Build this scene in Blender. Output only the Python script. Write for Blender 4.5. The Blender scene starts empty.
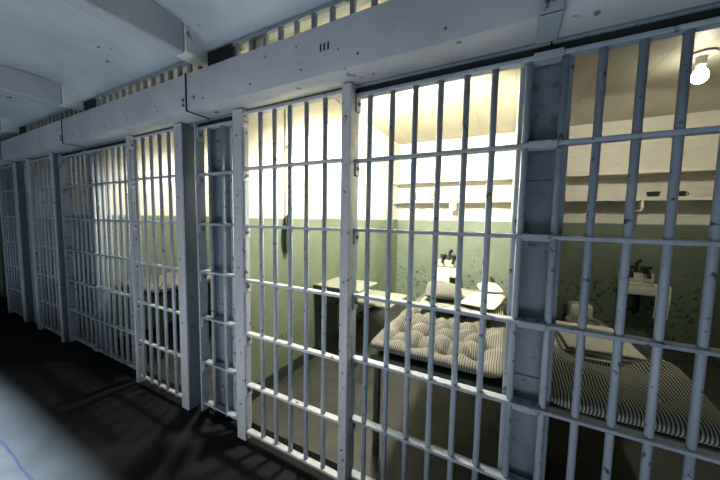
import bpy, bmesh, math, random
from mathutils import Vector, Matrix, noise
random.seed(7)
S = 1.1            # metres per layout unit
FZ = -1.145        # corridor floor in layout units (eye level = 0)
sc = bpy.context.scene
COL = sc.collection

def W(x, y, z): return Vector((x*S, y*S, (z-FZ)*S))

# ------------------------------------------------------------------ materials
def new_mat(name):
    m = bpy.data.materials.new(name); m.use_nodes = True
    nt = m.node_tree; b = nt.nodes['Principled BSDF']
    return m, nt, b
def N(nt, t, **k):
    n = nt.nodes.new(t)
    for a, v in k.items():
        if a in n.inputs: n.inputs[a].default_value = v
        else: setattr(n, a, v)
    return n
def L(nt, a, b): nt.links.new(a, b)
def coords(nt, rand=True):
    tc = N(nt, 'ShaderNodeTexCoord')
    if not rand: return tc.outputs['Object']
    oi = N(nt, 'ShaderNodeObjectInfo')
    mm = N(nt, 'ShaderNodeMath', operation='MULTIPLY'); mm.inputs[1].default_value = 37.0
    L(nt, oi.outputs['Random'], mm.inputs[0])
    ad = N(nt, 'ShaderNodeVectorMath', operation='ADD')
    L(nt, tc.outputs['Object'], ad.inputs[0]); L(nt, mm.outputs[0], ad.inputs[1])
    return ad.outputs[0]
def noise_ramp(nt, vec, scale, lo, hi, detail=6, rough=.6, stretch=None):
    if stretch:
        mp = N(nt, 'ShaderNodeMapping'); mp.inputs['Scale'].default_value = stretch
        L(nt, vec, mp.inputs[0]); vec = mp.outputs[0]
    n = N(nt, 'ShaderNodeTexNoise', Scale=scale, Detail=detail, Roughness=rough)
    L(nt, vec, n.inputs['Vector'])
    r = N(nt, 'ShaderNodeMapRange'); r.inputs[1].default_value = lo; r.inputs[2].default_value = hi
    L(nt, n.outputs[0], r.inputs[0])
    return r.outputs[0]
def mix(nt, fac, a, b, mode='MIX'):
    m = N(nt, 'ShaderNodeMix', data_type='RGBA', blend_type=mode)
    for sock, v in ((m.inputs[0], fac), (m.inputs[6], a), (m.inputs[7], b)):
        if isinstance(v, (int, float)): sock.default_value = v
        elif isinstance(v, tuple): sock.default_value = (*v, 1)
        else: L(nt, v, sock)
    return m.outputs[2]
def bump(nt, b, h, strength=.2, dist=.01):
    bp = N(nt, 'ShaderNodeBump'); bp.inputs['Strength'].default_value = strength
    bp.inputs['Distance'].default_value = dist
    L(nt, h, bp.inputs['Height']); L(nt, bp.outputs[0], b.inputs['Normal'])

def painted_steel(name, c1, c2, chip, chip_lo=.62, chip_hi=.68, rough=.45, scale=9, chip_amt=1.0, stretch=None):
    m, nt, b = new_mat(name); v = coords(nt)
    blot = noise_ramp(nt, v, scale*.35, .35, .7, 5, .65, stretch)
    base = mix(nt, blot, c1, c2)
    ch = noise_ramp(nt, v, scale*3.2, chip_lo, chip_hi, 4, .55)
    if chip_amt < 1:
        k = N(nt, 'ShaderNodeMath', operation='MULTIPLY'); k.inputs[1].default_value = chip_amt
        L(nt, ch, k.inputs[0]); ch = k.outputs[0]
    L(nt, mix(nt, ch, base, chip), b.inputs['Base Color'])
    b.inputs['Roughness'].default_value = rough
    n2 = noise_ramp(nt, v, 30, .2, .8, 4)
    bump(nt, b, n2, .15, .004)
    return m
def plain(name, col, rough=.5, metal=0.0, var=.25, scale=8):
    m, nt, b = new_mat(name); v = coords(nt)
    f = noise_ramp(nt, v, scale, .3, .75)
    L(nt, mix(nt, f, col, tuple(c*(1-var) for c in col)), b.inputs['Base Color'])
    b.inputs['Roughness'].default_value = rough; b.inputs['Metallic'].default_value = metal
    return m

M = {}
M['bar'] = painted_steel('bar_paint', (.36,.40,.46), (.20,.235,.28), (.06,.07,.08), .63, .68, .42, 12, 1, (1,1,.25))
M['door'] = painted_steel('door_paint', (.50,.49,.51), (.36,.37,.41), (.09,.085,.08), .635, .68, .45, 11, 1, (1,1,.3))
M['beam'] = painted_steel('beam_paint', (.50,.505,.53), (.33,.345,.38), (.06,.07,.08), .675, .71, .5, 4.2, .85)
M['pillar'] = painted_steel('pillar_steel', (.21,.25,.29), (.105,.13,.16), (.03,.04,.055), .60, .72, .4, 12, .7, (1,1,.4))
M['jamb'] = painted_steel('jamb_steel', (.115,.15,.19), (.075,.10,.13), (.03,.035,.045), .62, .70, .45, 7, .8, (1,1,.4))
M['grey'] = painted_steel('grey_plate', (.33,.37,.42), (.23,.27,.32), (.05,.05,.06), .62, .68, .5, 8)
M['bolt'] = plain('bolt_steel', (.16,.17,.19), .35, .4)
M['boltpale'] = plain('pale_bolt', (.42,.44,.48), .35, .3)
M['black'] = plain('black_metal', (.010,.012,.013), .85)
M['gap'] = plain('dark_seam', (.015,.018,.02), .8)
M['porcelain'] = plain('porcelain', (.56,.55,.46), .25, 0, .15)
M['cloth'] = plain('white_cloth', (.58,.57,.49), .9, 0, .12, 20)
M['cream'] = plain('cream_paint', (.58,.55,.45), .6, 0, .15)
M['board'] = plain('pale_board', (.24,.25,.20), .5, 0, .2)
M['greenboard'] = plain('green_steel', (.02,.04,.028), .5)
M['greencloth'] = plain('green_cloth', (.02,.06,.035), .9)
M['tin'] = plain('tin', (.035,.04,.036), .3, .2)
M['card'] = plain('card', (.6,.57,.45), .7)

# walls: cream above eye level, green below, brick courses, stains and flaking near the floor
def wall_mat(name, brick=True, cream=(.60,.575,.48), green=(.135,.170,.115)):
    m, nt, b = new_mat(name)
    geo = N(nt, 'ShaderNodeNewGeometry'); pos = geo.outputs['Position']
    sx = N(nt, 'ShaderNodeSeparateXYZ'); L(nt, pos, sx.inputs[0])
    nz = N(nt, 'ShaderNodeTexNoise', Scale=3.0, Detail=5.0); L(nt, pos, nz.inputs['Vector'])
    wob = N(nt, 'ShaderNodeMath', operation='MULTIPLY_ADD'); wob.inputs[1].default_value = .03
    L(nt, nz.outputs[0], wob.inputs[0]); L(nt, sx.outputs['Z'], wob.inputs[2])
    r = N(nt, 'ShaderNodeMapRange'); zc = -FZ*S + .005
    r.inputs[1].default_value = zc-.006; r.inputs[2].default_value = zc+.012
    L(nt, wob.outputs[0], r.inputs[0])
    cr = mix(nt, noise_ramp(nt, pos, 2.5, .35, .75), cream, tuple(c*.9 for c in cream))
    gr = mix(nt, noise_ramp(nt, pos, 4, .35, .75), green, tuple(c*.75 for c in green))
    # flaking dark scars, mostly low on the wall
    low = N(nt, 'ShaderNodeMapRange'); low.inputs[1].default_value = zc-.15; low.inputs[2].default_value = zc-.75
    low.inputs[3].default_value = -.1; low.inputs[4].default_value = .07
    L(nt, sx.outputs['Z'], low.inputs[0])
    n3 = N(nt, 'ShaderNodeTexNoise', Scale=26.0, Detail=6.0, Roughness=.6); L(nt, pos, n3.inputs['Vector'])
    ad = N(nt, 'ShaderNodeMath', operation='ADD'); L(nt, n3.outputs[0], ad.inputs[0]); L(nt, low.outputs[0], ad.inputs[1])
    fl = N(nt, 'ShaderNodeMapRange'); fl.inputs[1].default_value = .635 if brick else .69; fl.inputs[2].default_value = .67 if brick else .73
    L(nt, ad.outputs[0], fl.inputs[0])
    gr = mix(nt, fl.outputs[0], gr, (.03,.05,.035))
    c = mix(nt, r.outputs[0], gr, cr)
    # hairline cracks
    vo = N(nt, 'ShaderNodeTexVoronoi', feature='DISTANCE_TO_EDGE', Scale=1.6)
    wn = N(nt, 'ShaderNodeTexNoise', Scale=5.0, Detail=4.0); L(nt, pos, wn.inputs['Vector'])
    wv = N(nt, 'ShaderNodeVectorMath', operation='MULTIPLY_ADD'); wv.inputs[1].default_value = (.35,.35,.35)
    L(nt, wn.outputs['Color'], wv.inputs[0]); L(nt, pos, wv.inputs[2]); L(nt, wv.outputs[0], vo.inputs['Vector'])
    ck = N(nt, 'ShaderNodeMapRange'); ck.inputs[1].default_value = .006; ck.inputs[2].default_value = 0.0
    L(nt, vo.outputs['Distance'], ck.inputs[0])
    gate = noise_ramp(nt, pos, 1.2, .5, .55)
    km = N(nt, 'ShaderNodeMath', operation='MULTIPLY'); L(nt, ck.outputs[0], km.inputs[0]); L(nt, gate, km.inputs[1])
    k2 = N(nt, 'ShaderNodeMath', operation='MULTIPLY'); k2.inputs[1].default_value = .3; L(nt, km.outputs[0], k2.inputs[0])
    c = mix(nt, k2.outputs[0], c, (.12,.12,.08))
    L(nt, c, b.inputs['Base Color']); b.inputs['Roughness'].default_value = .55
    if brick:
        cb = N(nt, 'ShaderNodeCombineXYZ'); L(nt, sx.outputs['X'], cb.inputs[0]); L(nt, sx.outputs['Z'], cb.inputs[1])
        br = N(nt, 'ShaderNodeTexBrick', Scale=1.0); br.inputs['Brick Width'].default_value = .26
        br.inputs['Row Height'].default_value = .095; br.inputs['Mortar Size'].default_value = .006
        br.inputs['Mortar Smooth'].default_value = .6
        L(nt, cb.outputs[0], br.inputs['Vector'])
        inv = N(nt, 'ShaderNodeMath', operation='SUBTRACT'); inv.inputs[0].default_value = 1.0
        L(nt, br.outputs['Fac'], inv.inputs[1])
        sm = N(nt, 'ShaderNodeMath', operation='MULTIPLY_ADD'); sm.inputs[1].default_value = .25
        L(nt, n3.outputs[0], sm.inputs[0]); L(nt, inv.outputs[0], sm.inputs[2])
        bump(nt, b, sm.outputs[0], .35, .006)
    else:
        bump(nt, b, n3.outputs[0], .12, .006)
    return m
M['wall_brick'] = wall_mat('painted_brick_wall')
M['wall_plain'] = wall_mat('painted_plaster_wall', False)

def ceiling_mat(name, c1, c2, chip, board=False):
    m, nt, b = new_mat(name)
    geo = N(nt, 'ShaderNodeNewGeometry'); pos = geo.outputs['Position']
    base = mix(nt, noise_ramp(nt, pos, 2.2, .3, .75), c1, c2)
    ch = noise_ramp(nt, pos, 11, .70, .73, 3, .5, (.5,1.2,1))
    base = mix(nt, ch, base, chip)
    if board:
        # board-formed concrete: fine seams running front to back
        sx = N(nt, 'ShaderNodeSeparateXYZ'); L(nt, pos, sx.inputs[0])
        md = N(nt, 'ShaderNodeMath', operation='PINGPONG'); md.inputs[1].default_value = .085
        L(nt, sx.outputs['X'], md.inputs[0])
        ln = N(nt, 'ShaderNodeMapRange'); ln.inputs[1].default_value = .004; ln.inputs[2].default_value = .001
        L(nt, md.outputs[0], ln.inputs[0])
        k = N(nt, 'ShaderNodeMath', operation='MULTIPLY'); k.inputs[1].default_value = .55; L(nt, ln.outputs[0], k.inputs[0])
        base = mix(nt, k.outputs[0], base, tuple(c*.35 for c in c2))
    L(nt, base, b.inputs['Base Color']); b.inputs['Roughness'].default_value = .5 if board else .7
    n3 = N(nt, 'ShaderNodeTexNoise', Scale=9.0, Detail=6.0); L(nt, pos, n3.inputs['Vector'])
    bump(nt, b, n3.outputs[0], .25, .012)
    return m
M['ceil'] = ceiling_mat('gallery_concrete', (.60,.64,.67), (.40,.45,.50), (.10,.10,.11))
M['stub'] = ceiling_mat('pale_plaster', (.80,.80,.78), (.62,.63,.62), (.25,.25,.25))
M['ceilbeam'] = ceiling_mat('joist_concrete', (.50,.53,.57), (.36,.39,.43), (.07,.08,.09))
M['cellceil'] = ceiling_mat('cell_ceiling', (.46,.435,.34), (.38,.36,.28), (.30,.28,.19), True)

def floor_mat():
    m, nt, b = new_mat('corridor_concrete')
    geo = N(nt, 'ShaderNodeNewGeometry'); pos = geo.outputs['Position']
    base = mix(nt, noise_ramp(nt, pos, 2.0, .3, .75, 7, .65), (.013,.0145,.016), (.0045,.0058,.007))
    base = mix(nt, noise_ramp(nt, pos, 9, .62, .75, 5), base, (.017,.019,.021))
    sx = N(nt, 'ShaderNodeSeparateXYZ'); L(nt, pos, sx.inputs[0])
    n = N(nt, 'ShaderNodeTexNoise', Scale=4.0, Detail=4.0); L(nt, pos, n.inputs['Vector'])
    w = N(nt, 'ShaderNodeMath', operation='MULTIPLY_ADD'); w.inputs[1].default_value = .02
    L(nt, n.outputs[0], w.inputs[0]); L(nt, sx.outputs['Y'], w.inputs[2])
    d = N(nt, 'ShaderNodeMath', operation='SUBTRACT'); d.inputs[1].default_value = .361*S+.01; L(nt, w.outputs[0], d.inputs[0])
    ab = N(nt, 'ShaderNodeMath', operation='ABSOLUTE'); L(nt, d.outputs[0], ab.inputs[0])
    ln = N(nt, 'ShaderNodeMapRange'); ln.inputs[1].default_value = .007; ln.inputs[2].default_value = .002
    L(nt, ab.outputs[0], ln.inputs[0])
    base = mix(nt, ln.outputs[0], base, (.003,.004,.012))
    L(nt, base, b.inputs['Base Color']); b.inputs['Roughness'].default_value = .75
    b.inputs['Specular IOR Level'].default_value = .12
    bump(nt, b, n.outputs[0], .1, .01)
    return m
M['floor'] = floor_mat()
def cellfloor_mat():
    m, nt, b = new_mat('cell_concrete')
    geo = N(nt, 'ShaderNodeNewGeometry'); pos = geo.outputs['Position']
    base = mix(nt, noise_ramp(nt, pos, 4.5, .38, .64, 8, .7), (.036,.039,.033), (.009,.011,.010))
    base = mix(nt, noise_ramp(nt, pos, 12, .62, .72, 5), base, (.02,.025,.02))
    L(nt, base, b.inputs['Base Color']); b.inputs['Roughness'].default_value = .6
    return m
M['cellfloor'] = cellfloor_mat()

def ticking(name, base, line, period, duty):
    m, nt, b = new_mat(name)
    tc = N(nt, 'ShaderNodeTexCoord'); sx = N(nt, 'ShaderNodeSeparateXYZ'); L(nt, tc.outputs['Object'], sx.inputs[0])
    p = N(nt, 'ShaderNodeMath', operation='PINGPONG'); p.inputs[1].default_value = period/2
    n = N(nt, 'ShaderNodeTexNoise', Scale=6.0, Detail=2.0); L(nt, tc.outputs['Object'], n.inputs['Vector'])
    w = N(nt, 'ShaderNodeMath', operation='MULTIPLY_ADD'); w.inputs[1].default_value = .02
    L(nt, n.outputs[0], w.inputs[0]); L(nt, sx.outputs['X'], w.inputs[2]); L(nt, w.outputs[0], p.inputs[0])
    r = N(nt, 'ShaderNodeMapRange'); r.inputs[1].default_value = period/2*duty; r.inputs[2].default_value = period/2*(duty+.2)
    L(nt, p.outputs[0], r.inputs[0])
    dirt = mix(nt, noise_ramp(nt, tc.outputs['Object'], 3, .3, .75), base, tuple(c*.8 for c in base))
    L(nt, mix(nt, r.outputs[0], line, dirt), b.inputs['Base Color']); b.inputs['Roughness'].default_value = .9
    return m
M['tick_pale'] = ticking('ticking_pale', (.20,.19,.16), (.03,.033,.03), .0100, .26)
M['tick_dark'] = ticking('ticking_dark', (.50,.50,.39), (.03,.042,.038), .0100, .38)
def bulb_mat(name, strength):
    m, nt, b = new_mat(name)
    n = noise_ramp(nt, coords(nt), 6, .2, .8)
    L(nt, mix(nt, n, (1,.93,.72), (1,.96,.80)), b.inputs['Emission Color'])
    b.inputs['Emission Strength'].default_value = strength
    return m
M['bulb'] = bulb_mat('lit_bulb', 45.0)

# ------------------------------------------------------------------ mesh builder (layout units, world position)
class MB:
    def __init__(s): s.bm = bmesh.new()
    def box(s, x0, x1, y0, y1, z0, z1, bev=0.0, seg=1):
        t = bmesh.new()
        vs = [t.verts.new((x, y, z)) for x in (x0, x1) for y in (y0, y1) for z in (z0, z1)]
        for f in ((0,1,3,2),(4,6,7,5),(0,4,5,1),(2,3,7,6),(0,2,6,4),(1,5,7,3)): t.faces.new([vs[i] for i in f])
        if bev: bmesh.ops.bevel(t, geom=t.edges[:]+t.verts[:], offset=bev, segments=seg, profile=.5, affect='EDGES')
        s._add(t); return s
    def _add(s, t):
        bmesh.ops.recalc_face_normals(t, faces=t.faces[:])
        me = bpy.data.meshes.new('tmp'); t.to_mesh(me); t.free(); s.bm.from_mesh(me); bpy.data.meshes.remove(me)
    def tube(s, pts, r, n=12, cap=True):
        pts = [Vector(p) for p in pts]; t = bmesh.new(); rings = []
        rr = r if isinstance(r, (list, tuple)) else [r]*len(pts)
        for i, p in enumerate(pts):
            d = (pts[min(i+1, len(pts)-1)]-pts[max(i-1, 0)]).normalized()
            a = d.orthogonal().normalized() if i == 0 else (a-d*a.dot(d)).normalized()
            b = d.cross(a)
            rings.append([t.verts.new(p+(a*math.cos(2*math.pi*k/n)+b*math.sin(2*math.pi*k/n))*rr[i]) for k in range(n)])
        for A, B in zip(rings, rings[1:]):
            for k in range(n): t.faces.new((A[k], A[(k+1) % n], B[(k+1) % n], B[k]))
        if cap: t.faces.new(rings[0][::-1]); t.faces.new(rings[-1])
        s._add(t); return s
    def lathe(s, prof, cx, cy, n=24, sx=1.0, sy=1.0, closed=False):
        t = bmesh.new(); rings = []
        for r, z in prof:
            rings.append([t.verts.new((cx+r*sx*math.cos(2*math.pi*k/n), cy+r*sy*math.sin(2*math.pi*k/n), z)) for k in range(n)])
        pairs = list(zip(rings, rings[1:]))
        if closed: pairs.append((rings[-1], rings[0]))
        for A, B in pairs:
            for k in range(n): t.faces.new((A[k], A[(k+1) % n], B[(k+1) % n], B[k]))
        if not closed: t.faces.new(rings[0][::-1]); t.faces.new(rings[-1])
        s._add(t); return s
    def puff(s, x0, x1, y0, y1, z0, z1, nx=40, ny=40, p=6.0, tuft=None, sag=None, wob=0.0, rot=0.0):
        """soft closed cushion: top and bottom surfaces meeting in a rounded rim"""
        t = bmesh.new(); cx, cy = (x0+x1)/2, (y0+y1)/2; zm = (z0+z1)/2; h = (z1-z0)/2
        def warp(k): # cluster samples to the rim
            return math.sin(k*math.pi/2)
        top, bot = {}, {}
        for i in range(nx+1):
            for j in range(ny+1):
                a = warp(2*i/nx-1); b = warp(2*j/ny-1)
                pr = max(0, 1-abs(a)**p)**(.5)*max(0, 1-abs(b)**p)**(.5)
                x = cx+a*(x1-x0)/2; y = cy+b*(y1-y0)/2
                x -= (1-max(0, 1-abs(b)**14)**.5)*a*.35*h; y -= (1-max(0, 1-abs(a)**14)**.5)*b*.35*h
                zt = zm+h*pr; zb = zm-h*pr
                if wob: zt += wob*pr*noise.noise((x*7, y*7, z0*9))
                if tuft: zt += tuft(x, y)*pr
                dz = sag(x, y) if sag else 0
                if rot:
                    c, q = math.cos(rot), math.sin(rot); dx, dy = x-cx, y-cy; x, y = cx+dx*c-dy*q, cy+dx*q+dy*c
                rim = i in (0, nx) or j in (0, ny)
                top[i, j] = t.verts.new((x, y, max(zt+dz, z0+.006)))
                bot[i, j] = top[i, j] if rim else t.verts.new((x, y, max(zb+dz*.2, z0)))
        for i in range(nx):
            for j in range(ny):
                t.faces.new((top[i,j], top[i+1,j], top[i+1,j+1], top[i,j+1]))
                q = (bot[i,j], bot[i,j+1], bot[i+1,j+1], bot[i+1,j])
                if len(set(q)) == 4:
                    try: t.faces.new(q)
                    except ValueError: pass
        s._add(t); return s
    def sheet(s, fn, nu, nv, th):
        """thin cloth of thickness th; fn(u,v)->(x,y,z)"""
        t = bmesh.new(); g = [[t.verts.new(fn(i/nu, j/nv)) for j in range(nv+1)] for i in range(nu+1)]
        for i in range(nu):
            for j in range(nv): t.faces.new((g[i][j], g[i+1][j], g[i+1][j+1], g[i][j+1]))
        t.normal_update()
        bmesh.ops.solidify(t, geom=t.faces[:], thickness=th)
        s._add(t); return s
    def build(s, name, mat, parent=None, smooth=True, origin=None):
        bm = s.bm
        if parent is not None: o = parent.matrix_world_cached
        else:
            if origin is None:
                xs = [v.co for v in bm.verts]
                o = W((min(v.x for v in xs)+max(v.x for v in xs))/2, (min(v.y for v in xs)+max(v.y for v in xs))/2, min(v.z for v in xs))
            else: o = W(*origin)
        for v in bm.verts: v.co = W(*v.co)-o
        me = bpy.data.meshes.new(name)
        if smooth:
            for f in bm.faces: f.smooth = True
            for e in bm.edges:
                if len(e.link_faces) == 2 and e.calc_face_angle(0) > .6: e.smooth = False
        bm.to_mesh(me); bm.free(); me.materials.append(mat)
        ob = bpy.data.objects.new(name, me); COL.objects.link(ob)
        if parent is not None:
            ob.parent = parent.ob if isinstance(parent, Root) else parent.o
        else: ob.location = o
        return Part(ob, o)
class Part:
    def __init__(s, o, loc): s.o = o; s.matrix_world_cached = loc
    def tag(s, label, cat=None, group=None, kind=None):
        s.o['label'] = label
        if cat: s.o['category'] = cat
        if group: s.o['group'] = group
        if kind: s.o['kind'] = kind
        return s
class Root:
    def __init__(s, name, loc, label, cat, group=None):
        s.ob = bpy.data.objects.new(name, None); COL.objects.link(s.ob)
        s.ob.empty_display_size = .05
        s.matrix_world_cached = W(*loc); s.ob.location = s.matrix_world_cached
        s.ob['label'] = label; s.ob['category'] = cat
        if group: s.ob['group'] = group
def struct(name, mb, mat):
    p = mb.build(name, mat, smooth=False); p.o['kind'] = 'structure'; return p

# ------------------------------------------------------------------ building shell
P = 1.49                                   # cell pitch
PC = [.077-P*k for k in range(-1, 5)]      # pillar centres, right to left: 1.567 .077 -1.413 -2.903 -4.393 -5.883
YB = 3.65                                  # back wall
CZ = .985                                  # cell ceiling
GZ = .95                                   # gallery soffit
CF = -1.115                                # cell floor
PW = [(1.59, 1.66), (.022, .132), (-1.432, -1.330)]+[(c-.045, c+.065) for c in PC[3:]]   # partition faces
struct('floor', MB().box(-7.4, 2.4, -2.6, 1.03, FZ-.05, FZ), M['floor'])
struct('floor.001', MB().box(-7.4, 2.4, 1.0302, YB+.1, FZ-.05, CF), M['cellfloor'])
struct('wall_back', MB().box(-7.4, 2.4, YB, YB+.1, CF, CZ), M['wall_brick'])
struct('ceiling.001', MB().box(-7.4, 2.4, 1.08, YB+.1, CZ, CZ+.1), M['cellceil'])
struct('ceiling', MB().box(-7.4, 2.4, .25, 1.08, GZ, GZ+.16), M['ceil'])
for k, c in enumerate(PC):
    struct('wall_partition' if k == 0 else 'wall_partition.%03d' % k, MB().box(PW[k][0], PW[k][1], 1.075, YB, CF, CZ), M['wall_plain'])
# coved foot of the gallery soffit
cv = MB(); t = bmesh.new(); prof = [(.985, GZ-.0005), (.985, .866)]
for k in range(15):
    a = k/14*math.pi/2; prof.append((.985-.24*(1-math.cos(a)), .866+(GZ-.0005-.866)*math.sin(a)))
A = [t.verts.new((-7.4, y, z)) for y, z in prof[:1]+prof[2:-1]]; B = [t.verts.new((2.4, y, z)) for y, z in prof[:1]+prof[2:-1]]
n_ = len(A); t.faces.new(A[::-1]); t.faces.new(B)
for k in range(n_): t.faces.new((A[k], A[(k+1) % n_], B[(k+1) % n_], B[k]))
cv._add(t); cvp = cv.build('trim_2', M['ceil']); cvp.o['kind'] = 'structure'
for k, c in enumerate(PC[:4]):
    struct('baseboard_left' if k == 0 else 'baseboard_left.%03d' % k, MB().box(PW[k][1]+.0005, PW[k][1]+.010, 1.08, YB-.001, CF+.0005, CF+.085, .002), M['black'])
# header above the vent grilles
struct('trim_1', MB().box(-7.4, 2.4, .985, 1.075, .853, GZ, .006), M['ceil'])
for k, c in enumerate(PC[2:5]):
    struct('ceiling_joist' if k == 0 else 'ceiling_joist.%03d' % k, MB().box(c-.117, c-.035, .25, .8845, .79, GZ, .008), M['ceilbeam'])
    struct('wall_stub' if k == 0 else 'wall_stub.%03d' % k, MB().box(c-.125, c-.030, .885, 1.045, .80, GZ, .006), M['stub'])

# ------------------------------------------------------------------ pillars
pl_words = ['steel pillar at the right end of the nearest cell', 'wide worn blue steel pillar between the two nearest cells',
            'dark blue steel pillar seen behind the few narrow bars left of the nearest door',
            'dark steel pillar halfway along the far run of bars', 'shadowed steel pillar beyond the far barred door', 'last steel pillar']
pillars = {}
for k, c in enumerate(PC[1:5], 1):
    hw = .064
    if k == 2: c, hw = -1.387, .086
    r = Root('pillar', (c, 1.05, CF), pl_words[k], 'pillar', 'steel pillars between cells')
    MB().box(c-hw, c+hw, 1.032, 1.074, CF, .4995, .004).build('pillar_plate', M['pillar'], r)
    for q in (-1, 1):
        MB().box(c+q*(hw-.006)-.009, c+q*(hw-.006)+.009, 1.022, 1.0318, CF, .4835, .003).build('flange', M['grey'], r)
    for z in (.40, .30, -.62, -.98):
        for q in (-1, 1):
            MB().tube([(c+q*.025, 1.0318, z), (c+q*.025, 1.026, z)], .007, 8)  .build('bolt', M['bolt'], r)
    for z in (.12, -.50):
        MB().box(c-.046, c+.046, 1.0285, 1.0318, z, z+.005, .001).build('cover_strip', M['jamb'], r)

# ------------------------------------------------------------------ bars, rails, doors
RZ = [.470, .224, -.046, -.312, -.578, -.842, -1.092]
RT, BR = .0062, .0102
bar_cache = {}
def bar(x, y, z0, z1, mat, parent, r=BR, name='bar'):
    key = (round(z0, 3), round(z1, 3), mat.name, r)
    loc = W(x, y, z0)-parent.matrix_world_cached
    if key not in bar_cache:
        mb = MB().tube([(0, 0, z0), (0, 0, (z0+z1)/2), (0, 0, z1)], r, 12)
        me = bpy.data.meshes.new(name)
        for v in mb.bm.verts: v.co = (v.co-Vector((0, 0, z0)))*S
        for f in mb.bm.faces: f.smooth = len(f.verts) == 4
        mb.bm.to_mesh(me); mb.bm.free(); me.materials.append(mat); bar_cache[key] = me
    o = bpy.data.objects.new(name, bar_cache[key]); COL.objects.link(o); o.parent = parent.ob; o.location = loc
    return o
def bracket(x0, x1, y, z, mat, parent, side):
    """small angle bracket bolted under a rail end against a stile face"""
    b = MB().box(x0, x1, y-.018, y+.018, z-RT-.052, z-RT-.0005, .002).build('bracket', mat, parent)
    xb = x1 if side > 0 else x0
    MB().tube([(xb, y, z-.030), (xb+side*.007, y, z-.030)], .0075, 8).build('bolt', M['bolt'], b)
def rails(x0, x1, y0, y1, mat, parent, zs=RZ):
    for z in zs: MB().box(x0, x1, y0, y1, z-RT, z+RT, .0022).build('crossbar', mat, parent)

def fixed_front(c, xs, xl, xr, label):
    r = Root('fixed_bar_panel', (c, 1.0, CF), label, 'bar panel', 'fixed barred panels')
    rails(xl, xr, .983, 1.017, M['bar'], r)
    for x in xs: bar(x, 1.0, CF+.004, RZ[0]-.002, M['bar'], r)
    for x, s in ((xl, -1), (xr, 1)):
        e = x+s*.0062
        MB().box(e-.006, e+.006, .978, 1.029, FZ+.002, .498, .002).build('stile', M['bar'], r)
        for z in RZ[:-1]: bracket(min(x, x-s*.012), max(x, x-s*.012), 1.0, z, M['bar'], r, -s)
    # splice plates where the rails cross the pillar
    for z in (RZ if len(xs) > 5 else []):
        sp = MB().box(c-.036, c+.036, .976, 1.020, z-.012, z+.009, .002).build('splice_plate', M['grey'], r)
        for q in (-.018, .018):
            MB().tube([(c+q, .996, z+.009), (c+q, .996, z+.015)], .006, 8).build('bolt', M['bolt'], sp)
    MB().box(xl, xr, .994, 1.031, .4768, .4995, .001).build('top_angle', M['black'], r)
    return r
X0 = [-.487, -.396, -.310, -.223, -.140, -.058, .033, .121, .203, .284, .363, .443, .525, .607, .69]
fixed_front(.077, X0, -.548, .74, 'long fixed panel of bars crossing the wide blue pillar in the foreground')
cA = PC[2]
XA = [-1.442, -1.335, -1.245]
fixed_front(cA, XA, -1.528, cA+.22, 'narrow fixed panel of a few bars between the two nearest barred doors')
cE = PC[3]
XE = [-3.265, -3.178, -3.092, -3.008, -2.925, -2.843, -2.762, -2.682, -2.600, -2.508, -2.424, -2.342, -2.262]
fixed_front(cE, XE, -3.395, cE+.66, 'long fixed panel of many close bars left of the half-way barred door')
cG = PC[4]
fixed_front(cG, [cG+.16, cG+.23, cG+.30], cG+.13, cG+.42, 'shadowed narrow fixed bar panel near the left edge')

def door(xl, xr, wl, wr, bars_x, label):
    """sliding barred door in front of the fixed front; wl/wr are stile front widths"""
    y0, y1 = .945, .977
    r = Root('cell_door', ((xl+xr)/2, .96, FZ), label, 'barred door', 'sliding barred cell doors')
    st = MB().box(xl, xl+wl, .942, .9775, FZ+.004, .502, .003).build('stile', M['door'], r)
    MB().box(xr-wr, xr, .942, .9775 if wr == .040 and xr > -1 else .953, FZ+.004, .502, .003).build('stile', M['door'], r)
    a, b = xl+wl, xr-wr
    for z in RZ[1:]: MB().box(a, b, y0 if xr > -1 else .9535, y1-.003, z-RT, z+RT, .0022).build('crossbar', M['door'], r)
    MB().box(a, b, y0 if xr > -1 else .9535, y1, .470, .4835, .0022).build('top_crossbar', M['door'], r)
    for x in bars_x: bar(x, .9595, RZ[-1]-.012, RZ[0]+.002, M['bar'], r)
    for z in RZ[:-1]: bracket(a+.0005, a+.014, .9595, z, M['door'], r, 1)
    MB().box(a+.0003, a+.012, .947, .974, -1.06, .43, .002).build('edge_strip', M['grey'], r)
    # hanger iron up to the lock housing and floor guide
    for x in (xl+wl/2, xr-wr/2):
        MB().tube([(x, .96, FZ+.0005), (x, .96, FZ+.02)], .008, 8).build('guide_pin', M['bolt'], r)
    for x in (xl+wl*.5, xr-wr*.5):
        for z in (.38, .10, -.25, -.62, -.95):
            MB().tube([(x, .942, z), (x, .938, z)], .0045, 8).build('rivet', M['bolt'], r)
    return r
door(-1.188, -.540, .062, .040, [-1.020, -.934, -.846, -.757, -.664], 'pale barred cell door closed at the nearest lit cell, in front of its table')
door(-2.190, -1.602, .022, .067, [-2.11, -2.02, -1.93, -1.838, -1.746], 'barred cell door with a broad pale right post, second door from the camera')
door(-4.055, -3.428, .062, .040, [-3.91, -3.828, -3.735, -3.647, -3.556], 'third barred cell door along, dim, with a thin pale left post')
door(-4.97, -4.386, .022, .072, [-4.89, -4.80, -4.71, -4.62, -4.53], 'fourth barred cell door, darkest, cut by the left edge of the photo')

# deep jamb posts behind the door posts
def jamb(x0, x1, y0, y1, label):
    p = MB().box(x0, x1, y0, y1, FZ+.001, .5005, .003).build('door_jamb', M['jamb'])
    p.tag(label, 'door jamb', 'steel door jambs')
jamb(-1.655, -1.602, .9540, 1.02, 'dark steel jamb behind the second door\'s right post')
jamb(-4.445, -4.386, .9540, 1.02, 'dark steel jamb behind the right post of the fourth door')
jamb(-3.455, -3.428, .9540, 1.00, 'dark steel jamb behind the right post of the third door')

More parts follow.
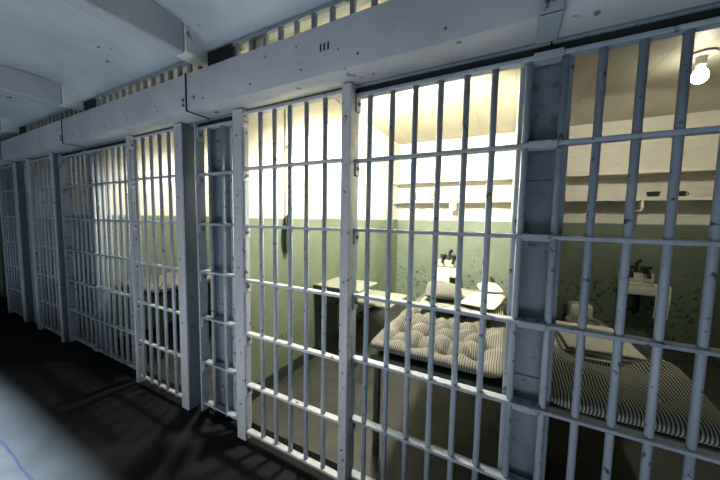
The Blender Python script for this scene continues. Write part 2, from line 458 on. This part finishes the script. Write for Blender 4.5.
# ------------------------------------------------------------------ lock housing beam, one segment per cell
seg = [1.60, .077*.864+.016, PC[2]*.985-.022, PC[3]*.985-.05, PC[4]-.0, -6.4]
seg_words = ['wide pale steel lock housing over the nearest right cell', 'long pale steel lock housing over the nearest lit cell with three small slots',
             'pale steel lock housing over the second cell', 'pale steel lock housing over the far cells', 'shadowed end of the lock housing at the left edge']
for k in range(5):
    xr, xl = seg[k], seg[k+1]
    r = Root('lock_housing', ((xl+xr)/2, .92, .51), seg_words[k], 'steel housing', 'lock housings above the bars')
    MB().box(xl+.003, xr-.003, .864, .9845, .507, .68, .006, 2).build('casing', M['beam'], r)
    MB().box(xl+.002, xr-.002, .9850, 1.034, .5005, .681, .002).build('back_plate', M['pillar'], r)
    if k != 1: MB().box(xr-.005, xr+.0026, .8615, .984, .5045, .6835, .001).build('seam', M['gap'], r)
    if k >= 1:
        for z, yy in ((.535, .864), (.56, .864)):
            MB().tube([(xr-.022, .8645, z), (xr-.022, .858, z)], .008, 8).build('bolt', M['bolt'], r)
    if k == 1:
        cx = .077
        stp = MB().box(cx-.034, cx+.016, .852, .8635, .500, .70, .002).build('joint_strap', M['grey'], r)
        MB().box(cx-.034, cx+.016, .852, .975, .4995, .5065, .002).build('under_plate', M['grey'], stp)
        MB().tube([(cx-.006, .852, .565), (cx-.006, .846, .565)], .0075, 10).build('bolt', M['boltpale'], stp)
        MB().tube([(cx-.006, .852, .535), (cx-.006, .846, .535)], .0075, 10).build('bolt', M['bolt'], stp)
        c = -.605
        for q in (-.016, 0, .016):
            MB().box(c+q-.003, c+q+.003, .862, .8645, .588, .612).build('slot', M['gap'], r)
    rnd = random.Random(k)
    for q in range(5):
        x = xl+(xr-xl)*(.1+.18*q)+rnd.uniform(-.03, .03)
        MB().tube([(x, .8645, .545), (x, .8615, .545)], .0045, 8).build('rivet', M['bolt'], r)
# ------------------------------------------------------------------ vent grilles above the housing
gw = ['vent grille of upright bars above the lock housing, nearest and largest', 'vent grille of small upright bars above the second lock housing',
      'far tiny vent grille above the lock housing by the left edge']
for k in range(3):
    xr, xl = PC[k+1]-.07, PC[k+2]+.17
    r = Root('vent_grille', ((xl+xr)/2, 1.0, .683), gw[k], 'vent grille', 'vent grilles above the housing')
    MB().box(xl, xr, .995, 1.017, .682, .694, .001).build('bottom_rail', M['grey'], r)
    MB().box(xl, xr, .995, 1.017, .838, .8525, .001).build('top_rail', M['grey'], r)
    MB().box(PC[k+2]-.03, xl-.002, 1.0, 1.016, .682, .8525, .001).build('recess_shade', M['black'], r)  # black sheet drawn for the deep shade between stub and grille
    n = 14
    if k == 0:
        pp = MB().box(-1.16, -1.065, 1.020, 1.032, .70, .85, .003).build('perforated_plate', M['cream'], r)
        for x, z in ((-1.125, .82), (-1.10, .775), (-1.13, .74)):
            MB().tube([(x, 1.020, z), (x, 1.016, z)], .009, 10).build('hole', M['black'], pp)
    for j in range(n):
        x = xl+.03+(xr-xl-.06)*j/(n-1)
        MB().box(x-.010, x+.010, .997, 1.015, .6945, .8378, .001).build('bar', M['pillar'], r)
# ------------------------------------------------------------------ cell fittings
def shelf(x0, x1, z, d, label):
    r = Root('wall_shelf', ((x0+x1)/2, YB, z-.045), label, 'shelf', 'cell wall shelves')
    MB().box(x0, x1, YB-d, YB-.001, z-.024, z, .004).build('board', M['cream'], r)
    MB().box(x0, x1, YB-d-.008, YB-d-.0005, z-.030, z+.006, .002).build('lip', M['cream'], r)
    return r
Z1, Z2 = .476, .232
w0, w1 = PW[1][1]+.004, PW[0][0]-.004
v0, v1 = PW[2][1]+.004, PW[1][0]-.004
u0, u1 = PW[3][1]+.004, PW[2][0]-.004
for z, nm in ((Z1, 'upper'), (Z2, 'lower')):
    r0 = shelf(w0, w1, z, .20, nm+' cream shelf on the back wall of the nearest right cell')
    r1 = shelf(v0, v1, z, .20, nm+' cream shelf on the back wall of the brightly lit cell')
    r2 = shelf(u0, u1, z, .22, nm+' cream shelf in the second cell, seen through the bars')
    if nm == 'lower':
        for rr, x, d in ((r0, 1.02, .201), (r1, -.58, .20)):
            if d > .2:
                MB().box(x+.03, x+.05, YB-d-.004, YB-d+.05, z-.112, z-.0305, .001).build('hook_plate', M['cloth'], rr)
                MB().box(x-.01, x+.05, YB-d-.004, YB-d+.05, z-.121, z-.1125, .001).build('hook_foot', M['cloth'], rr)
            else:
                MB().box(x-.045, x+.035, YB-d-.004, YB-d+.006, z-.118, z-.0305, .001).build('hook_plate', M['cloth'], rr)

def tin(x, y, z, r_, h, label, mat='tin', handle=True):
    r = Root('tin_bowl', (x, y, z), label, 'bowl', 'tin bowls on the lower shelf')
    MB().lathe([(r_*.62, z), (r_*.9, z+h*.35), (r_, z+h), (r_*1.06, z+h), (r_*.95, z+h*.93), (r_*.8, z+h*.35), (r_*.5, z+h*.12)], x, y, 24).build('bowl', M[mat], r)
    if handle:
        MB().tube([(x+r_*.98, y, z+h*.8), (x+r_*1.3, y, z+h*.75), (x+r_*1.3, y, z+h*.4), (x+r_*.85, y, z+h*.3)], r_*.09, 8).build('handle', M[mat], r)
tin(1.150, 3.52, Z2+.001, .046, .052, 'dark tin bowl on the lower right shelf, the left one of the pair', handle=False)
tin(1.315, 3.52, Z2+.001, .046, .052, 'dark tin bowl on the lower right shelf, the right one of the pair')
r = Root('tin_mug', (-.845, 3.52, Z2), 'small dark tin mug with a pale band on the lit cell\'s lower shelf', 'mug')
MB().lathe([(.040, Z2+.001), (.046, Z2+.006), (.046, Z2+.062), (.041, Z2+.062), (.039, Z2+.012)], -.845, 3.52, 20).build('body', M['tin'], r)
MB().tube([(-.80, 3.52, Z2+.052), (-.772, 3.52, Z2+.048), (-.772, 3.52, Z2+.022), (-.80, 3.52, Z2+.016)], .006, 8).build('handle', M['tin'], r)
MB().lathe([(.047, Z2+.022), (.0485, Z2+.022), (.0485, Z2+.046), (.047, Z2+.046)], -.845, 3.52, 20, closed=True).build('band', M['cloth'], r)
r = Root('jar', (-1.075, 3.53, Z2), 'tiny dark jar at the left end of the lit cell\'s lower shelf', 'jar')
MB().lathe([(.022, Z2+.001), (.026, Z2+.006), (.026, Z2+.04), (.018, Z2+.05)], -1.075, 3.53, 16).build('body', M['tin'], r)
MB().lathe([(.021, Z2+.0505), (.021, Z2+.062), (.015, Z2+.064)], -1.075, 3.53, 16).build('lid', M['card'], r)
r = Root('small_box', (-.575, 3.52, Z2), 'small pale box on the lower shelf of the lit cell, above the sink', 'box')
MB().box(-.615, -.535, 3.49, 3.55, Z2+.001, Z2+.042, .002).build('carton', M['card'], r)
MB().box(-.617, -.533, 3.488, 3.552, Z2+.0425, Z2+.052, .002).build('lid', M['tin'], r)

def sink(x0, x1, zt, label, where):
    r = Root('wall_sink', ((x0+x1)/2, YB, zt-.17), label, 'sink', 'wall sinks')
    d = .27; yf = YB-d; c = (x0+x1)/2
    t = MB()
    # basin: outer shell with a hollowed bowl
    t.box(x0, x1, yf, yf+.028, zt-.085, zt, .008, 2); t.box(x0, x0+.028, yf+.028, YB-.004, zt-.085, zt, .006, 2)
    t.box(x1-.028, x1, yf+.028, YB-.004, zt-.085, zt, .006, 2); t.box(x0+.02, x1-.02, yf+.02, YB-.004, zt-.090, zt-.06, .006, 2)
    t.box(x0+.028, x1-.028, YB-.09, YB-.004, zt-.06, zt, .006, 2)
    t.build('basin', M['porcelain'], r)
    MB().box(x0, x1, YB-.03, YB-.003, zt+.0005, zt+.085, .008, 2).build('splashback', M['porcelain'], r)
    for q in (-.062, .062):
        tp = MB().tube([(c+q, YB-.05, zt+.0855), (c+q, YB-.05, zt+.13)], .018, 12).build('tap', M['black'], r)
        MB().tube([(c+q-.04, YB-.05, zt+.14), (c+q+.04, YB-.05, zt+.14)], .014, 8).tube([(c+q, YB-.09, zt+.14), (c+q, YB-.012, zt+.14)], .014, 8).build('handle', M['black'], tp)
        MB().tube([(c+q, YB-.066, zt+.10), (c+q, YB-.12, zt+.10), (c+q, YB-.135, zt+.05)], .015, 8).build('spout', M['black'], tp)
    MB().tube([(c, YB-.12, zt-.0905), (c, YB-.12, zt-.26), (c, YB-.07, zt-.29), (c, YB-.004, zt-.27)], .018, 10).build('drain_pipe', M['black'], r)
    MB().tube([(c, YB-.02, zt+.0855), (c, YB-.02, zt+.17), (c+.03, YB-.02, zt+.21)], .014, 8).build('supply_pipe', M['black'], r)
    return r
sink(-.770, -.490, -.582, 'small white wall sink with black taps in the brightly lit cell', 0)
sink(.985, 1.245, -.558, 'small white wall sink with black taps in the dim right cell', 0)
def towel(x0, x1, z1, z0, yf, label, ph):
    def fn(u, v):
        x = x0+(x1-x0)*u
        k = v*3.0
        rip = .006*math.sin(u*9+ph)*max(0, v-.15)
        if k < .35: return (x, yf+.10*(1-k/.35)+.0, z1+.006)
        if k < .5:
            a = (k-.35)/.15*math.pi/2; return (x, yf-.012*math.sin(a), z1+.006-.012*(1-math.cos(a)))
        q = (k-.5)/2.5; return (x+.008*math.sin(q*3+ph)*q, yf-.012-rip-.004*q, z1-.006-(z1-.006-z0)*q)
    p = MB().sheet(fn, 14, 30, .006).build('hand_towel', M['cloth']); p.tag(label, 'towel', 'towels over the sinks')
towel(-.748, -.575, -.580, -.87, YB-.275, 'white towel hanging from the sink in the brightly lit cell', .4)
towel(1.175, 1.270, -.556, -.83, YB-.275, 'cream towel hanging from the sink in the dim right cell', 1.9)

def toilet(c, zt, label):
    yb = YB; r = Root('wall_toilet', (c, yb-.2, CF), label, 'toilet', 'cell toilets')
    cy = yb-.36
    MB().lathe([(.05, zt-.22), (.08, zt-.20), (.12, zt-.12), (.145, zt-.03), (.15, zt), (.11, zt), (.10, zt-.04), (.05, zt-.12)], c, cy, 28, 1, 1.25).build('bowl', M['porcelain'], r)
    MB().lathe([(.100, zt+.001), (.158, zt+.001), (.160, zt+.012), (.152, zt+.02), (.108, zt+.02), (.099, zt+.012)], c, cy, 32, 1, 1.25, closed=True).build('seat', M['board'], r)
    MB().box(c-.10, c+.10, yb-.175, yb-.003, zt-.04, zt+.125, .03, 3).build('back_block', M['porcelain'], r)
    MB().box(c-.06, c+.06, yb-.24, yb-.15, CF+.001, zt-.14, .02, 2).build('pedestal', M['porcelain'], r)
    v = MB().tube([(c+.05, yb-.03, zt+.1255), (c+.05, yb-.03, zt+.25), (c+.02, yb-.03, zt+.27)], .016, 8).build('flush_pipe', M['black'], r)
    MB().tube([(c+.05, yb-.046, zt+.20), (c+.05, yb-.075, zt+.20)], .02, 10).build('valve', M['black'], v)
toilet(-.175, -.935, 'white toilet on the back wall beyond the bundle on the lit bunk')
toilet(.69, -.945, 'cream toilet in the dim right cell beyond the folded sheets')

def bunk(x0, x1, y0, y1, z, label, wall):
    r = Root('bunk', ((x0+x1)/2, (y0+y1)/2, CF), label, 'bunk', 'cell bunks')
    f = MB()
    f.box(x0, x1, y0, y0+.03, z-.045, z-.005, .003); f.box(x0, x1, y1-.03, y1, z-.045, z-.005, .003)
    f.box(x0, x0+.03, y0+.03, y1-.03, z-.045, z-.005, .003); f.box(x1-.03, x1, y0+.03, y1-.03, z-.045, z-.005, .003)
    f.build('frame', M['greenboard'], r)
    MB().box(x0+.03, x1-.03, y0+.03, y1-.03, z-.022, z-.008, .001).build('slat_base', M['black'], r)
    xo = x0 if wall > 0 else x1-.026
    for y in (y0+.04, y1-.07):
        MB().box(xo, xo+.026, y, y+.026, CF+.001, z-.0455, .002).build('leg', M['greenboard'], r)
    return r
zb = -.606
bunk(-.520, v1, 1.12, 2.42, zb, 'dark iron bunk under the tufted mattress in the brightly lit cell', 1)
bunk(w0, w0+.52, 1.10, 2.02, zb, 'dark iron bunk in the dim right cell under the rumpled striped mattress', -1)
bunk(u0, u0+.52, 1.12, 2.95, zb, 'dark iron bunk in the second cell behind the second barred door', -1)
def tufts(x0, x1, y0, y1, nx, ny, depth, rad):
    pts = []
    for i in range(nx):
        for j in range(ny):
            pts.append((x0+(x1-x0)*(i+.5+.25*((j % 2)-.5))/nx, y0+(y1-y0)*(j+.5)/ny))
    segs = []
    for i, (ax, ay) in enumerate(pts):
        for bx, by in pts[i+1:]:
            if math.hypot(ax-bx, ay-by) < .19: segs.append((ax, ay, bx-ax, by-ay, (bx-ax)**2+(by-ay)**2))
    def f(x, y):
        s = 0
        for a, b in pts:
            d = math.hypot(x-a, y-b)
            if d < .2: s = min(s, -depth*math.exp(-d/rad))
        for ax, ay, dx, dy, l2 in segs:
            if abs(x-ax) > .25 or abs(y-ay) > .25: continue
            k = max(0, min(1, ((x-ax)*dx+(y-ay)*dy)/l2)); d = math.hypot(x-ax-k*dx, y-ay-k*dy)
            if d < .05: s -= depth*.22*math.exp(-(d/.014)**2)
        return s
    f.pts = pts
    return f
def mattress(x0, x1, y0, y1, z0, z1, tf, mat, label, sag=None, wob=.014, nx=90, ny=150, group='striped mattresses'):
    r = Root('mattress', ((x0+x1)/2, (y0+y1)/2, z0), label, 'mattress', group)
    m = MB().puff(x0, x1, y0, y1, z0, z1, nx, ny, 10, tf, sag, wob).build('ticking', M[mat], r)
    MB_ = MB()
    for a, b in tf.pts:
        dz = sag(a, b) if sag else 0
        zt = z1+tf(a, b)+dz+.002
        MB().lathe([(.003, zt-.004), (.009, zt-.002), (.009, zt+.002), (.003, zt+.004)], a, b, 10).build('tuft_button', M['card'], r)
    return r
tf = tufts(-.52, .0, 1.13, 2.39, 4, 9, .070, .040)
mattress(-.535, v1+.003, 1.11, 2.40, zb-.002, -.520, tf, 'tick_pale', 'pale tufted ticking mattress on the bunk of the brightly lit cell')
def sag0(x, y):
    u = (x-w0)/.46; k = max(0, min(1, (y-1.08)/.42))
    return -.055*math.exp(-((u-.45)/.28)**2)*k**2 + .018*k*math.exp(-((u-.85)/.15)**2)*1.2 + .010*math.sin(u*7+y*9)
tf0 = tufts(w0+.01, w0+.44, 1.07, 1.50, 2, 2, .022, .05)
mattress(w0+.002, w0+.462, 1.065, 1.50, zb+.0, -.535, tf0, 'tick_dark', 'rumpled dark-striped mattress at the foot of the dim right cell\'s bunk', sag0, .02, 70, 70)
tf2 = tufts(u0+.01, u0+.5, 1.13, 2.85, 3, 8, .03, .05)
mattress(u0+.003, u0+.535, 1.11, 2.88, zb-.002, -.528, tf2, 'tick_pale', 'striped mattress glimpsed in the second cell behind its barred door', None, .01, 40, 70)

# bedding bundle in the lit cell
zt = -.516
p = MB().puff(-.46, -.005, 1.60, 2.10, zt, zt+.028, 40, 40, 10, None, None, .006, .03).build('folded_blanket', M['tick_dark']); p.tag('folded striped blanket under the pillow on the lit bunk', 'blanket')
p = MB().puff(-.455, -.235, 1.66, 2.00, zt+.033, zt+.10, 40, 40, 3, None, None, .02, .2).build('pillow', M['tick_pale']); p.tag('plump pale pillow on the folded blanket of the lit bunk', 'pillow')
p = MB().puff(-.195, -.01, 1.63, 1.95, zt+.033, zt+.066, 40, 40, 3.5, None, None, .03, -.18).build('folded_sheet', M['cloth']); p.tag('white folded sheet beside the pillow on the lit bunk', 'sheet')
p = MB().puff(-.17, -.02, 2.13, 2.33, zt, zt+.05, 24, 24, 3, None, None, .03, .25).build('rumpled_cloth', M['cloth']); p.tag('rumpled white cloth behind the folded sheet on the lit bunk', 'cloth')
# folded sheets in the dim cell
zz = zb-.003
for k, (dz, lab, mt, g) in enumerate(((.014, 'lowest folded sheet in the stack on the dim right cell\'s bunk', 'cloth', .02), (.014, 'middle folded sheet in the stack on the dim right cell\'s bunk', 'cloth', .0), (.014, 'top folded sheet in the stack on the dim right cell\'s bunk', 'cloth', -.01))):
    p = MB().puff(.25-g, .55+g, 1.56-g, 1.96, zz, zz+dz, 30, 30, 14, None, None, .0, .05*(k-1)).build('folded_sheet', M[mt]); p.tag(lab, 'sheet', 'folded sheets in a stack'); zz += dz+.001

# table and seat on the left wall of the lit cell
xw = v0-.004
r = Root('wall_table', (xw, 2.1, -.57), 'pale fold-down table on the left wall of the lit cell', 'table')
MB().box(xw, xw+.40, 1.78, 2.12, -.543, -.525, .004).build('tabletop', M['board'], r)
MB().box(xw, xw+.40, 1.772, 1.7795, -.575, -.524, .002).build('edge_angle', M['greenboard'], r)
MB().box(xw, xw+.03, 1.80, 2.09, CF+.001, -.5435, .003).build('shadow_panel', M['greenboard'], r)  # dark green board standing in for the table's shadow on the wall
for y in (1.83, 2.06): MB().tube([(xw+.28, y, -.544), (xw+.034, y, -.74)], .012, 8).build('brace', M['greenboard'], r)
r = Root('fold_down_stool', (xw, 2.7, -.76), 'pale fold-down seat on the left wall of the lit cell, below the table', 'seat')
MB().box(xw, xw+.50, 2.16, 2.62, -.752, -.732, .005).build('stool_board', M['board'], r)
for y in (2.22, 2.54): MB().tube([(xw+.40, y, -.753), (xw+.016, y, -.98)], .012, 8).build('brace', M['greenboard'], r)
# conduit with hanging cloth
r = Root('wall_conduit', (xw, 1.46, .0), 'slim cream conduit running down the lit cell\'s left wall', 'conduit')
MB().box(xw-.003, xw+.014, 1.452, 1.480, .0, CZ-.002, .004).build('pipe', M['cream'], r)
MB().box(xw+.0145, xw+.020, 1.456, 1.476, .445, .475, .002).build('clip', M['bolt'], r)
def rag(u, v):
    w = (.010+.022*math.sin(min(1, v*1.15)*math.pi*.85))
    return (xw+.022+.006*math.sin(v*5), 1.462+(u-.5)*2*w, .02-.255*v)
p = MB().sheet(rag, 10, 24, .012).build('hanging_rag', M['greencloth']); p.tag('small dark green rag hanging on the lit cell\'s left wall', 'rag')

# bulbs
def bulb(x, y, label, watt, mat='bulb', aim=None):
    r = Root('ceiling_bulb', (x, y, CZ-.2), label, 'light bulb', 'bare cell ceiling bulbs')
    MB().lathe([(.055, CZ-.0005), (.060, CZ-.012), (.050, CZ-.018)], x, y, 24).build('ceiling_plate', M['cream'], r)
    MB().lathe([(.022, CZ-.0185), (.024, CZ-.04), (.020, CZ-.065)], x, y, 20).build('socket', M['porcelain'], r)
    z = CZ-.066
    g = MB().lathe([(.014, z), (.016, z-.012), (.030, z-.036), (.036, z-.060), (.032, z-.082), (.018, z-.096), (.004, z-.100)], x, y, 24).build('glass', M[mat], r)
    l = bpy.data.lights.new('bulb_light', 'SPOT' if aim else 'POINT'); l.energy = watt; l.color = (1, .94, .78); l.shadow_soft_size = .03 if watt < 40 else .10
    if aim: l.spot_size = math.radians(165); l.spot_blend = .3
    o = bpy.data.objects.new('bulb_light', l); COL.objects.link(o); o.location = W(x, y, z-.16)
    if aim: o.rotation_euler = Vector(aim).to_track_quat('-Z', 'Y').to_euler()
bulb(.945, 2.43, 'bare lit bulb on the ceiling of the nearest right cell', 34, aim=(-.1, .7, -1))
bulb(-.72, 1.66, 'bare bulb on the ceiling of the brightly lit cell', 250, aim=(-.05, .45, -1))
for nm, x, y, e in (('back_wall_fill', -.72, 1.66, 420), ('back_wall_fill.001', PC[2]-.70, 1.75, 70)):  # spots added at the bulb positions to brighten the back walls
    l = bpy.data.lights.new(nm, 'SPOT'); l.energy = e; l.color = (1, .95, .82); l.shadow_soft_size = .03; l.spot_size = math.radians(118); l.spot_blend = .5
    o = bpy.data.objects.new(nm, l); COL.objects.link(o); o.location = W(x, y, CZ-.226); o.rotation_euler = Vector((.05, 1, -.22)).to_track_quat('-Z', 'Y').to_euler()
bulb(PC[2]-.70, 1.75, 'bare bulb on the ceiling of the second cell', 130, aim=(-.05, .3, -1))
bulb(PC[3]-.70, 1.9, 'bare bulb on the ceiling of the third cell', 5)

# ------------------------------------------------------------------ light
def area(name, loc, target, sx, sy, e, col):
    l = bpy.data.lights.new(name, 'AREA'); l.shape = 'RECTANGLE'; l.size = sx*S; l.size_y = sy*S; l.energy = e; l.color = col
    o = bpy.data.objects.new(name, l); COL.objects.link(o); o.location = W(*loc)
    o.rotation_euler = (W(*target)-W(*loc)).to_track_quat('-Z', 'Y').to_euler()
area('floor_bounce_fill', (-1.25, .0, -1.10), (-1.15, .9, .25), 1.2, .6, 15, (.92, .96, 1))  # added area lamp standing in for bounce off the sunlit floor
area('high_daylight', (-1.5, -2.4, .7), (-.9, 1.0, .1), 1.6, 1.0, 14, (.80, .90, 1))
area('floor_bounce_fill.001', (.35, -.3, -1.05), (.3, .9, -.1), 1.2, .5, 4, (.88, .95, 1))  # second added lamp, carrying the floor bounce on to the right
def spot(name, loc, target, e, col, deg, blend, size):
    l = bpy.data.lights.new(name, 'SPOT'); l.energy = e; l.color = col; l.spot_size = math.radians(deg); l.spot_blend = blend; l.shadow_soft_size = size
    o = bpy.data.objects.new(name, l); COL.objects.link(o); o.location = W(*loc)
    o.rotation_euler = (W(*target)-W(*loc)).to_track_quat('-Z', 'Y').to_euler()
l = bpy.data.lights.new('skylight_sun', 'SUN'); l.energy = 100.0; l.angle = math.radians(8); l.color = (.74, .88, 1)
o = bpy.data.objects.new('skylight_sun', l); COL.objects.link(o); o.location = W(-2, -1, 3)
o.rotation_euler = Vector((.0, .165, -2.095)).to_track_quat('-Z', 'Y').to_euler()
w = bpy.data.worlds.new('dim_hall'); sc.world = w; w.use_nodes = True
bg = w.node_tree.nodes['Background']; bg.inputs[0].default_value = (.20, .45, .55, 1); bg.inputs[1].default_value = .025

# ------------------------------------------------------------------ camera
cam = bpy.data.cameras.new('camera'); co = bpy.data.objects.new('camera', cam); COL.objects.link(co); sc.camera = co
cam.sensor_fit = 'HORIZONTAL'; cam.sensor_width = 36; cam.lens = 36*283.1/720; cam.clip_start = .02
yaw, pit, rol = math.radians(27.526), math.radians(-4.359), math.radians(.997)
R = Matrix.Rotation(yaw, 4, 'Z') @ Matrix.Rotation(math.pi/2+pit, 4, 'X') @ Matrix.Rotation(rol, 4, 'Z')
co.matrix_world = Matrix.Translation(W(0, 0, 0)) @ R

vs = sc.view_settings; vs.view_transform = 'Standard'; vs.look = 'None'; vs.gamma = 1; vs.use_curve_mapping = False; vs.exposure = 0.0
